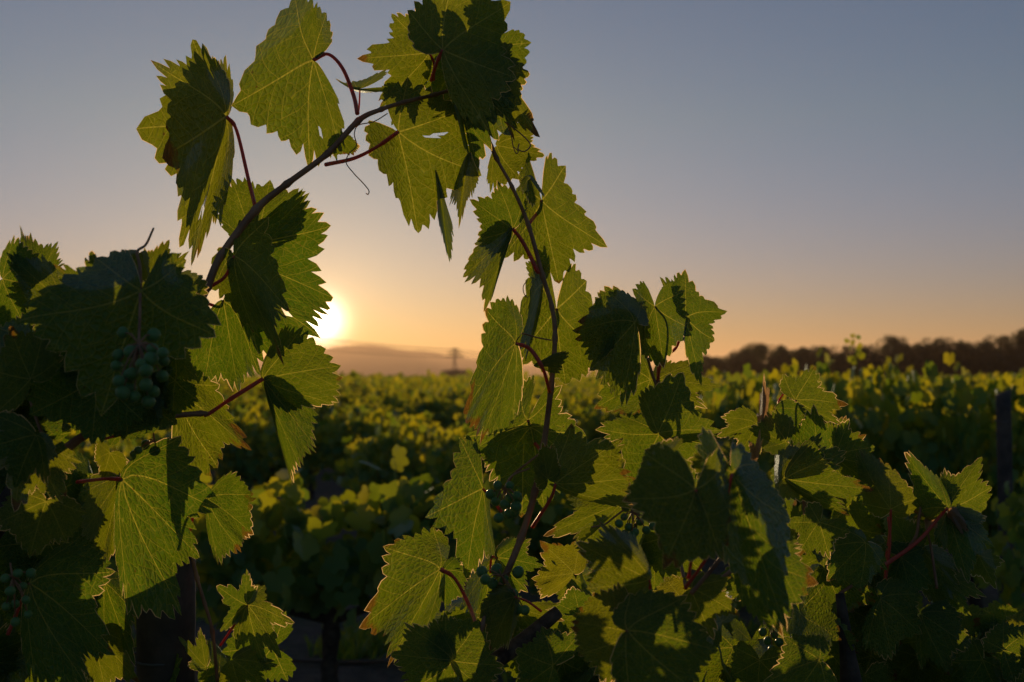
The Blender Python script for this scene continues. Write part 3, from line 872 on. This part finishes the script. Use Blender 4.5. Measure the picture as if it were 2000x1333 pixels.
bunch(vine_left, [(274,568,1.065,6),(273,620,1.03,6),(271,672,1.0,6)],
      [(240,650,.03),(300,655,.03),(270,683),(298,683),(255,688),(318,690),(232,694),(228,715),(250,735),(295,702),(320,705),(276,712,-.012),(285,724,-.015),(317,735),(258,730),
       (232,745),(285,752,-.01),(300,765),(262,775),(255,760),(240,768),(290,785)], 13, 0.99, 1)
bunch(vine_left, [(300,800,1.3,3),(298,830,1.3,3),(302,862,1.3,3)], [(304,880),(270,880),(285,868),(262,888)], 9, 1.3, 2)
bunch(vine_left, [(20,1100,1.18,4),(25,1130,1.17,4)], [(10,1130),(35,1120),(45,1145),(20,1155),(50,1172),(30,1180),(12,1185),(55,1200),(60,1120),(30,1215)], 9, 1.17, 3)
bunch(vine_mid, [(1035,915,1.43,4),(1000,930,1.42,4),(985,955,1.41,4)],
      [(972,948),(996,949),(1010,969),(958,966),(968,980),(995,972),(985,985),(1008,990),(994,1004),(1012,975),(974,1012),(1005,1000)], 10, 1.41, 4)
bunch(vine_mid, [(985,1140,1.42,4),(980,1125,1.41,3)], [(941,1117),(970,1113),(1012,1118),(948,1132),(962,1140),(985,1132),(1003,1160),(1010,1190),(1025,1192)], 11, 1.41, 5)
bunch(vine_mid, [(1240,985,1.43,3),(1235,1000,1.43,3)], [(1222,992),(1219,1010),(1209,1023),(1228,1030),(1240,1040),(1235,1048),(1250,1020),(1262,1036),(1275,1028),(1220,1042)], 8, 1.43, 6)
bunch(vine_right, [(1500,1210,1.5,4),(1505,1225,1.5,4)], [(1490,1235),(1512,1240),(1500,1252),(1522,1255),(1508,1270)], 9, 1.5, 7)

# filler foliage deeper inside the foreground vines
def filler(vine, regions, seed):
    rg = random.Random(seed)
    V, F, UV, NF = [], [], [], 0
    allfaces_uv = []
    grids = [leaf_grid(random.Random(seed * 10 + k), rings=5, fine=True) for k in range(4)]
    for (x0, y0, x1, y1, d0, d1, n) in regions:
        for _ in range(n):
            uv, faces, ol, nn = rg.choice(grids)
            px, py, d = rg.uniform(x0, x1), rg.uniform(y0, y1), rg.uniform(d0, d1)
            c = at(px, py, d)
            s = rg.uniform(0.04, 0.08)
            e = Euler((pi / 2 + rg.gauss(0, 0.5), rg.gauss(pi, 0.7), rg.gauss(0, 0.7)), 'XYZ').to_matrix()
            k1, k2 = rg.uniform(-0.35, 0.35), rg.uniform(-0.3, 0.3)
            base = len(V)
            for (u, v) in uv:
                z = k1 * u * u + k2 * v * v + 0.05 * math.sin(6 * u + k1 * 20) * math.cos(5 * v)
                V.append(c + e @ Vector((u * s, v * s, z * s)))
            for f in faces:
                F.append(tuple(base + i for i in f))
            UV.extend(list(map(tuple, uv)))
    me = mesh_from("foliage", V, F)
    me.materials.append(M_LEAF)
    add_leaf_uvs(me, UV, F, None, len(F))
    o = bpy.data.objects.new("foliage", me); C.objects.link(o)
    o.parent = vine; o.location = -vine.location
    tag(o, kind='stuff')
filler(vine_left, [(-60,640,85,1080,1.2,1.6,34),(90,910,190,1080,1.3,1.6,9),(-60,1080,170,1340,1.3,1.7,14),(-60,1340,460,1700,1.1,1.7,30),(150,600,360,780,1.15,1.4,12),(380,1250,540,1340,1.45,1.55,4),(-400,650,-60,1500,1.1,1.8,30)], 21)
filler(vine_mid, [(820,1180,1100,1333,1.5,1.7,10),(850,90,960,260,1.46,1.55,4),(1060,1120,1340,1333,1.52,1.9,18),(700,1340,1300,1700,1.2,1.8,30),(1200,900,1400,1100,1.55,1.7,4)], 22)
filler(vine_right, [(1400,1150,1700,1333,1.4,1.9,26),(1560,980,1800,1333,1.62,2.1,34),(1430,900,1640,1050,1.68,1.9,6),(1750,1170,1940,1333,1.62,1.9,14),(1880,1230,2040,1340,1.6,1.9,8),(1300,1340,2200,1800,1.2,2.0,50),(1900,1240,2080,1340,1.55,1.9,8)], 23)

# ------------------------------------------------------------------ posts, hose
def post(px, ptop, w, d, label):
    p = at(px, ptop, d)
    r = w / FPX * d / 2
    e = empty("vineyard_post", (p.x, p.y, 0))
    tag(e, label, "post", "wooden vineyard posts")
    rg = random.Random(int(px))
    bm = bmesh.new()
    H = p.z
    n = 14
    rings = []
    for k in range(n):
        z = -0.1 + (H + 0.1) * k / (n - 1)
        ring = []
        for q in range(16):
            a = 2 * pi * q / 16
            rr = r * (1 + 0.05 * math.sin(3 * a + px) + rg.uniform(-0.025, 0.025))
            ring.append(bm.verts.new((rr * math.cos(a) + 0.006 * math.sin(z * 2), rr * math.sin(a), z + (0.012 * math.cos(a) if k == n - 1 else 0))))
        rings.append(ring)
    for a_, b_ in zip(rings[:-1], rings[1:]):
        for q in range(16):
            bm.faces.new((a_[q], a_[(q + 1) % 16], b_[(q + 1) % 16], b_[q]))
    bm.faces.new(rings[-1])
    me = bpy.data.meshes.new("shaft"); bm.to_mesh(me); bm.free()
    me.polygons.foreach_set("use_smooth", [True] * len(me.polygons))
    link_mesh("shaft", me, M_POST, e, world=False)
    # staple and short tie of wire
    v, f = tube_geo([Vector((r * 1.03 * math.cos(a), r * 1.03 * math.sin(a), H - 0.12 + 0.004 * math.sin(a))) for a in [k * pi / 8 for k in range(17)]], [0.0016] * 17, 5)
    link_mesh("wire_tie", mesh_from("wire_tie", v, f), M_STEEL, e, world=False)
    return e
post(319, 1095, 110, 1.46, "dark wooden post below the leaves at lower left")
post(1957, 768, 28, 5.0, "blurred wooden post among the vines at the right edge")

hose_e = None
cs = catmull([(-3.5,5.9,0.02,.009),(-2.0,5.6,0.03,.009),(-1.0,5.35,0.025,.010),(-0.5,5.33,0.03,.010),(0.6,5.6,0.02,.009),(2.5,6.0,0.02,.009)], 8)
v, f = tube_geo([Vector(c[:3]) for c in cs], [c[3] for c in cs], 8)
o = link_mesh("drip_hose", mesh_from("drip_hose", v, f), M_HOSE)
tag(o, "thin irrigation hose lying on the dark soil between the vines", "hose")

# ------------------------------------------------------------------ background vines
def simple_leaf(rg):
    ang = [0, 14, 27, 40, 54, 70, 84, 98, 113, 140, 165]
    rad = [1.0, .84, .74, .83, .93, .78, .68, .72, .8, .62, .35]
    ol = [(a, r * rg.uniform(.93, 1.07)) for a, r in zip(ang, rad)]
    ol = [(-a, r) for a, r in ol[:0:-1]] + ol
    return [(r * math.sin(R(a)), r * math.cos(R(a))) for a, r in ol]
def vine_foliage(seed, nleaf, tall=1.3, w=0.62, low=0.45, shoots=7, s0=0.05, s1=0.075):
    rg = random.Random(seed)
    V, F = [], []
    tmpl = [simple_leaf(rg) for _ in range(4)]
    arms = []
    for k in range(shoots):
        a = rg.uniform(0, 2 * pi)
        top = Vector((w * 0.9 * math.cos(a) * rg.uniform(.2, 1), 0.45 * math.sin(a) * rg.uniform(.2, 1), tall * rg.uniform(0.82, 1.0)))
        arms.append((Vector((rg.uniform(-.25, .25), 0, low)), top))
    arms.append((Vector((0, 0, low)), Vector((rg.uniform(-.3, .3), 0, tall * 1.02))))
    for _ in range(nleaf):
        if rg.random() < 0.38:
            # body of the bush
            a = rg.uniform(0, 2 * pi); rr = math.sqrt(rg.random())
            z = low + (tall * 0.86 - low) * rg.random()
            ww = w * (0.75 + 0.35 * math.sin((z - low) / (tall - low) * pi))
            c = Vector((ww * rr * math.cos(a), 0.42 * rr * math.sin(a), z))
        else:
            p, q = rg.choice(arms)
            t = rg.random() ** 0.7
            c = p.lerp(q, t) + Vector((rg.gauss(0, .07), rg.gauss(0, .07), rg.gauss(0, .04)))
            c.x += w * 0.25 * math.sin(t * 3) * (1 if q.x > 0 else -1)
        s = rg.uniform(s0, s1)
        e = Euler((pi / 2 + rg.gauss(0, 0.6), rg.gauss(pi, 0.8), rg.gauss(0, 0.9)), 'XYZ').to_matrix()
        t_ = rg.choice(tmpl)
        base = len(V)
        V.append(c)
        k = rg.uniform(-.5, .3)
        for (u, v) in t_:
            V.append(c + e @ Vector((u * s, v * s, (k * (u * u) - .15 * v * v) * s)))
        n = len(t_)
        for i in range(n - 1):
            F.append((base, base + 1 + i, base + 2 + i))
    me = mesh_from("foliage", V, F)
    me.materials.append(M_FAR)
    return me, arms
def vine_trunk_mesh(seed, low):
    rg = random.Random(seed)
    pts = [(0, 0, -0.05), (rg.uniform(-.03, .03), rg.uniform(-.03, .03), low * .4), (rg.uniform(-.05, .05), 0, low * .8), (rg.uniform(-.1, .1), 0, low * 1.25)]
    cs = catmull([p + (r,) for p, r in zip(pts, (0.045, 0.035, 0.035, 0.02))], 5)
    v, f = tube_geo([Vector(c[:3]) for c in cs], [c[3] * rg.uniform(.85, 1.15) for c in cs], 9)
    for sgn in (-1, 1):
        tv, tf = tube_geo([Vector((0, 0, low * .9)), Vector((sgn * .2, 0, low * 1.05)), Vector((sgn * .42, rg.uniform(-.05, .05), low * 1.2))], [0.026, 0.018, 0.008], 7, base=len(v))
        v += tv; f += tf
    me = mesh_from("trunk", v, f)
    me.materials.append(M_BARK)
    return me
NEARV = [vine_foliage(100 + k, 1150, tall=1.0, low=0.34, shoots=11, s0=0.034, s1=0.058) for k in range(5)]
BIGV = [vine_foliage(150 + k, 430, tall=1.0, low=0.45, shoots=10, s0=0.055, s1=0.088) for k in range(3)]
FARV = [vine_foliage(200 + k, 520, tall=1.0, low=0.42, shoots=8, s0=0.045, s1=0.07) for k in range(4)]
TRK = [vine_trunk_mesh(300 + k, 0.45) for k in range(3)]
ORD = ["first", "second", "third", "fourth", "fifth", "sixth", "seventh", "eighth", "ninth", "tenth", "eleventh", "twelfth", "thirteenth"]
rv = random.Random(77)
def place_vine(x, y, h, mesh, label, group, rz=0, sx=1.0):
    e = empty("grapevine", (x, y, 0), rz)
    tag(e, label, "grapevine", group)
    f = bpy.data.objects.new("foliage", mesh); C.objects.link(f); f.parent = e
    f.scale = (sx, sx, h)
    t = bpy.data.objects.new("trunk", rv.choice(TRK)); C.objects.link(t); t.parent = e
    t.scale = (1, 1, max(0.8, h * 0.9))
    return e
row = 0
while row < 12:
    y0 = 5.6 + 2.5 * row
    halfw = (y0 + 3) * 0.50 + 0.5
    x = -halfw + rv.uniform(0, 1)
    while x < halfw:
        y = y0 + 0.22 * x + rv.uniform(-.12, .12)
        pxx = 1000 + x / y * FPX
        if 0 < y and -80 < pxx < 2080:
            f = min(1, max(0, (pxx - 1100) / 400))
            if row == 0:
                h = 1.0 + 0.30 * f + rv.uniform(-.06, .07)
            elif row == 1:
                h = 0.98 + 0.3 * f + rv.uniform(-.1, .12)
            else:
                h = 1.05 + 0.20 * f + rv.uniform(-.16, .13)
            if row == 0 and pxx < 380: h = 0.85
            gap = row in (1, 2, 3) and rv.random() < (0.34 if pxx < 1000 and row < 3 else 0.15)
            if not gap:
                me = rv.choice(NEARV if row < 4 else FARV)[0]
                if row == 0 and pxx < 1050:
                    me = rv.choice(BIGV)[0]; y -= 0.8
                tone = ["leafy", "bushy"][row % 2]
                if row == 0:
                    lab = f"blurred grapevine of the first row behind, seen at {'left' if pxx<550 else 'centre left' if pxx<850 else 'centre' if pxx<1300 else 'right' if pxx<1750 else 'far right'} of the picture"
                else:
                    lab = f"{tone} blurred grapevine in the {ORD[row]} row behind the foreground vines"
                place_vine(x, y, h, me, lab, f"grapevines of the {ORD[row]} row behind", rz=rv.choice((0, pi)) + 0.27, sx=rv.uniform(.9, 1.12))
        x += 1.12 + rv.uniform(-.08, .08)
    row += 1
# a tall shoot above the right-hand vines and low weeds
tall = place_vine(*(at(1668, 735, 6.9).xy), 1.38, NEARV[2][0], "tallest blurred grapevine at right with one thin shoot above the tree line", "grapevines of the first row behind", sx=0.8)
b = at(1672, 735, 6.9); top = at(1664, 655, 6.9)
loc = lambda p: Vector(p) - tall.location
sv, sf = tube_geo([loc(at(1675, 760, 6.9)), loc(at(1672, 700, 6.9)), loc(at(1664, 655, 6.9))], [0.004, 0.003, 0.002], 5)
V, F = list(sv), list(sf)
rg = random.Random(9); tm = simple_leaf(rg)
for i in range(11):
    t = i / 10
    c = loc(at(1672 - 8 * t + rg.uniform(-14, 14), 705 - 50 * t, 6.9))
    s_ = 0.032 - 0.012 * t
    e_ = Euler((pi / 2 + rg.gauss(0, .4), rg.uniform(0, 6), rg.gauss(0, .5))).to_matrix()
    base = len(V); V.append(c)
    for (u, v_) in tm: V.append(c + e_ @ Vector((u * s_, v_ * s_, 0)))
    F += [(base, base + 1 + k, base + 2 + k) for k in range(len(tm) - 1)]
me = mesh_from("shoot", V, F); me.materials.append(M_FAR)
o = bpy.data.objects.new("shoot", me); C.objects.link(o); o.parent = tall
# nearer vine leaning in at the right edge
p = at(2080, 735, 4.0)
place_vine(p.x + 0.2, p.y, 0.98, NEARV[1][0], "blurred green grapevine leaning in at the right edge in front of the post", "grapevines beside the foreground row", sx=0.8)

# far rows read as one mass
def far_vineyard():
    rg = random.Random(4)
    V, F = [], []
    y = 36.0
    while y < 420:
        half = y * 0.52 + 4
        n = int(min(2600, half * 2 * (9 if y < 90 else 3.5)))
        s = 0.09 + y * 0.0006
        for _ in range(n):
            x = rg.uniform(-half, half)
            zt = 0.98 + 0.16 * math.sin(x * 1.7 + y) + 0.14 * math.sin(x * 5.1 + y * 3) + (0.35 if math.sin(x * 0.83 + y * 1.9) > 0.93 else 0)
            c = Vector((x, y + 0.28 * x + rg.uniform(-.4, .4), 0.4 + (zt - 0.4) * math.sqrt(rg.random())))
            e = Euler((pi / 2 + rg.gauss(0, .6), rg.uniform(0, 6.28), rg.gauss(0, .8))).to_matrix()
            b = len(V)
            for a in (0, 72, 144, 216, 288):
                V.append(c + e @ Vector((math.cos(R(a)) * s, math.sin(R(a)) * s, 0)))
            F.append(tuple(range(b, b + 5)))
        y += 2.5 if y < 90 else 7
    me = mesh_from("distant_vineyard", V, F); me.materials.append(M_FAR)
    o = bpy.data.objects.new("distant_vineyard", me); C.objects.link(o)
    tag(o, "distant vineyard rows merging into one green mass before the hills", "vineyard", kind='stuff')
far_vineyard()

# weeds on the soil
def weeds():
    rg = random.Random(12)
    V, F = [], []
    clumps = [(rg.uniform(-3.5, 4.5), rg.uniform(4.2, 9.5), rg.uniform(.08, .3)) for _ in range(70)]
    q = at(690, 1235, 5.6); clumps += [(q.x, q.y, .22), (q.x + .1, q.y + .1, .2)]
    for cx, cy, rr in clumps:
        for _ in range(int(120 * rr / .2)):
            a = rg.uniform(0, 6.28); d = rr * math.sqrt(rg.random())
            x, y = cx + d * math.cos(a), cy + d * math.sin(a)
            h = rg.uniform(.03, .13); w = rg.uniform(.003, .009)
            lx, ly = rg.gauss(0, .04), rg.gauss(0, .04)
            t = rg.uniform(0, pi); ux, uy = math.cos(t) * w, math.sin(t) * w
            b = len(V)
            V += [Vector((x - ux, y - uy, 0)), Vector((x + ux, y + uy, 0)), Vector((x + lx * .5 + ux, y + ly * .5 + uy, h * .6)), Vector((x + lx * .5 - ux, y + ly * .5 - uy, h * .6)), Vector((x + lx, y + ly, h))]
            F += [(b, b + 1, b + 2, b + 3), (b + 3, b + 2, b + 4)]
    me = mesh_from("weeds", V, F); me.materials.append(M_FAR)
    o = bpy.data.objects.new("weeds", me); C.objects.link(o)
    tag(o, "low weeds and grass tufts on the vineyard soil", "weeds", kind='stuff')
weeds()

# ------------------------------------------------------------------ tree line
def tree_meshes(seed, H=1.0, wide=0.5):
    rg = random.Random(seed)
    V, F = [], []
    blobs = [(rg.uniform(-wide, wide) * .8, rg.uniform(-wide, wide) * .7, rg.uniform(.15, .80), rg.uniform(.17, .3)) for _ in range(15)]
    blobs += [(rg.uniform(-.1, .1), 0, .84, .16)]
    for _ in range(5200):
        bx, by, bz, br = rg.choice(blobs)
        d = Vector((rg.gauss(0, 1), rg.gauss(0, 1), rg.gauss(0, 1))).normalized() * br * (rg.random() ** .4)
        c = Vector((bx, by, bz)) + Vector((d.x * 1.2, d.y * 1.2, d.z * .8))
        s = rg.uniform(.012, .03)
        e = Euler((rg.uniform(0, 6.28), rg.uniform(0, 6.28), 0)).to_matrix()
        b = len(V)
        for a in (0, 90, 180, 270): V.append(c + e @ Vector((math.cos(R(a)) * s, math.sin(R(a)) * s * .8, 0)))
        F.append((b, b + 1, b + 2, b + 3))
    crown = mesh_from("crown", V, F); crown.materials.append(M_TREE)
    v, f = tube_geo([Vector((0, 0, -.03)), Vector((.01, 0, .2)), Vector((-.02, 0, .45)), Vector((0, 0, .7))], [.035, .026, .02, .008], 8)
    for bx, by, bz, br in blobs[:6]:
        tv, tf = tube_geo([Vector((0, 0, .25)), Vector((bx * .5, by * .5, bz * .7)), Vector((bx, by, bz))], [.014, .01, .004], 5, base=len(v))
        v += tv; f += tf
    tr = mesh_from("trunk", v, f); tr.materials.append(M_BARK)
    return crown, tr
TREES = [tree_meshes(500 + k, wide=.5) for k in range(4)]
rt = random.Random(31)
def place_tree(px, ytop, d, wpx, label, group, k=None):
    p = at(px, 735, d)
    H = (CAM_H + (735 - ytop) / FPX * d) * 1.2
    crown, tr = TREES[rt.randrange(4) if k is None else k]
    e = empty("tree", (p.x, p.y, 0), rt.uniform(0, 6))
    tag(e, label, "tree", group)
    W_ = wpx / FPX * d / 1.25
    for nm, me in (("crown", crown), ("trunk", tr)):
        o = bpy.data.objects.new(nm, me); C.objects.link(o); o.parent = e
        o.scale = (W_, W_, H)
tl = [(1375,700,50,230),(1402,703,48,230),(1440,696,50,220),(1484,680,62,210),(1525,684,55,215),(1560,690,50,220),(1603,686,55,215),(1640,696,45,225),(1690,690,50,200),(1742,667,62,190),
      (1790,682,60,190),(1838,672,60,185),(1875,676,50,185),(1925,679,60,180),(1965,668,60,175),(2005,655,64,170),(2060,650,80,165)]
names = ["far left end, lowest of the tree line", "low beside the end of the tree line", "low rounded", "broad flat-topped", "rounded, right of the flat-topped one", "small, in a dip of the tree line", "wide, left of the thin vine shoot", "low, just behind the thin vine shoot", "low, right of the thin vine shoot", "tallest domed", "broad, right of the domed one", "long flat-crowned", "dense, above the bright vines", "low, left of the right edge", "high, near the right edge", "tall, at the right edge", "tallest, cut by the right edge"]
for (px, yt, w, d), nm in zip(tl, names):
    place_tree(px, yt, d, w * 1.35, f"dark blurred tree, {nm}", "dark trees along the horizon at right")
for px in range(1370, 2080, 20):
    place_tree(px, 698 - (px - 1385) * 0.05 + (px * 37 % 29) * 0.9 - 4, 185, 56 + px * 13 % 30, "low dark tree filling the foot of the tree line", "undergrowth trees of the tree line at right")
for px, yt, w, d, lab in [(872,732,36,420,"rounded dark bush left of the pylon foot"),(893,728,44,420,"rounded dark bush at the foot of the pylon"),(912,734,30,420,"small dark bush right of the pylon foot"),
                          (745,738,22,600,"tiny far tree below the hill crest"),(775,737,26,600,"tiny far tree under the hill slope"),(808,738,26,600,"tiny far tree halfway to the pylon"),(838,737,24,600,"tiny far tree near the pylon bush"),(690,736,30,350,"tiny far tree just right of the hanging leaf"),(655,737,24,350,"tiny far tree behind the hanging leaf edge")]:
    place_tree(px, yt - 4, d, w * 1.5, lab, "far trees and bushes below the hills")

# ------------------------------------------------------------------ pylons and power lines
def beam(v, f, a, b, r):
    tv, tf = tube_geo([Vector(a), Vector(b)], [r, r], 4, base=len(v)); v += tv; f += tf
def pylon(px, d, H, label, rz=0.35):
    p = at(px, 735, d)
    e = empty("pylon", (p.x, p.y, 0), rz)
    tag(e, label, "pylon", "lattice pylons of the power line")
    v, f = [], []
    r = 0.17
    bw, tw = H * .11, H * .025
    lv = [0, .22, .42, .58, .72, .84, .92, 1.0]
    def corner(t, sx, sy):
        w = bw + (tw - bw) * min(1, t / .72)
        return (sx * w, sy * w, H * t)
    for sx in (-1, 1):
        for sy in (-1, 1):
            beam(v, f, corner(0, sx, sy), corner(.72, sx, sy), r); beam(v, f, corner(.72, sx, sy), corner(1, sx * .6, sy * .6), r)
    for a, b in zip(lv[:-1], lv[1:]):
        for sx, sy, tx, ty in ((-1,-1,1,-1),(1,-1,1,1),(1,1,-1,1),(-1,1,-1,-1)):
            beam(v, f, corner(a, sx, sy), corner(b, tx, ty), r * .6); beam(v, f, corner(a, tx, ty), corner(b, sx, sy), r * .6)
    link_mesh("tower", mesh_from("tower", v, f, False), M_STEEL, e, world=False)
    tips = []
    for t, L in ((.76, .36), (.88, .27), (1.0, .18)):
        v, f = [], []
        for s in (-1, 1):
            for sy in (-1, 1):
                beam(v, f, (0, sy * tw, H * t), (s * H * L, 0, H * t), r * 2.0)
                beam(v, f, (0, sy * tw, H * (t + .035)), (s * H * L, 0, H * t), r * 2.0)
            tips.append(Matrix.Rotation(rz, 3, 'Z') @ Vector((s * H * L, 0, H * t - .4)) + e.location)
        link_mesh("crossarm", mesh_from("crossarm", v, f, False), M_STEEL, e, world=False)
    return e, tips
pA, tA = pylon(888, 820, 20.5, "hazy lattice pylon standing behind the rounded bush")
pB, tB = pylon(330, 560, 30.0, "lattice pylon hidden behind the dark leaves at left", 0.5)
pC, tC = pylon(1120, 1250, 22.0, "farther lattice pylon behind the upright shoot", 0.3)
NM = ["lower left", "lower right", "middle left", "middle right", "top left", "top right"]
for i in range(6):
    pts = []
    for a, b in ((tB[i], tA[i]), (tA[i], tC[i])):
        for k in range(13):
            if pts and k == 0: continue
            t = k / 12
            q = a.lerp(b, t); q.z -= 4 * 2.2 * t * (1 - t)
            pts.append(q)
    v, f = tube_geo(pts, [0.15] * len(pts), 5)
    o = link_mesh("power_line", mesh_from("power_line", v, f), M_STEEL)
    tag(o, f"thin power line strung from the {NM[i]} crossarm end of the pylon", "power line", "power lines across the sunset sky")

# ------------------------------------------------------------------ haze
m, nt, out = new_mat("evening_haze")
pv = nt.nodes.new("ShaderNodeVolumePrincipled")
pv.inputs['Color'].default_value = (0.97, 0.70, 0.50, 1)
pv.inputs['Density'].default_value = 0.00023
pv.inputs['Anisotropy'].default_value = 0.4
nt.links.new(pv.outputs[0], out.inputs['Volume'])
bm = bmesh.new()
bmesh.ops.create_cube(bm, size=1)
for vv in bm.verts:
    vv.co = Vector((vv.co.x * 18400, 3000 + vv.co.y * 12400 + 3000 * 0, 66 + vv.co.z * 138))
me = bpy.data.meshes.new("haze"); bm.to_mesh(me); bm.free(); me.materials.append(m)
hz = bpy.data.objects.new("haze", me); C.objects.link(hz)
tag(hz, "warm evening haze over the vineyard and hills", kind='stuff')
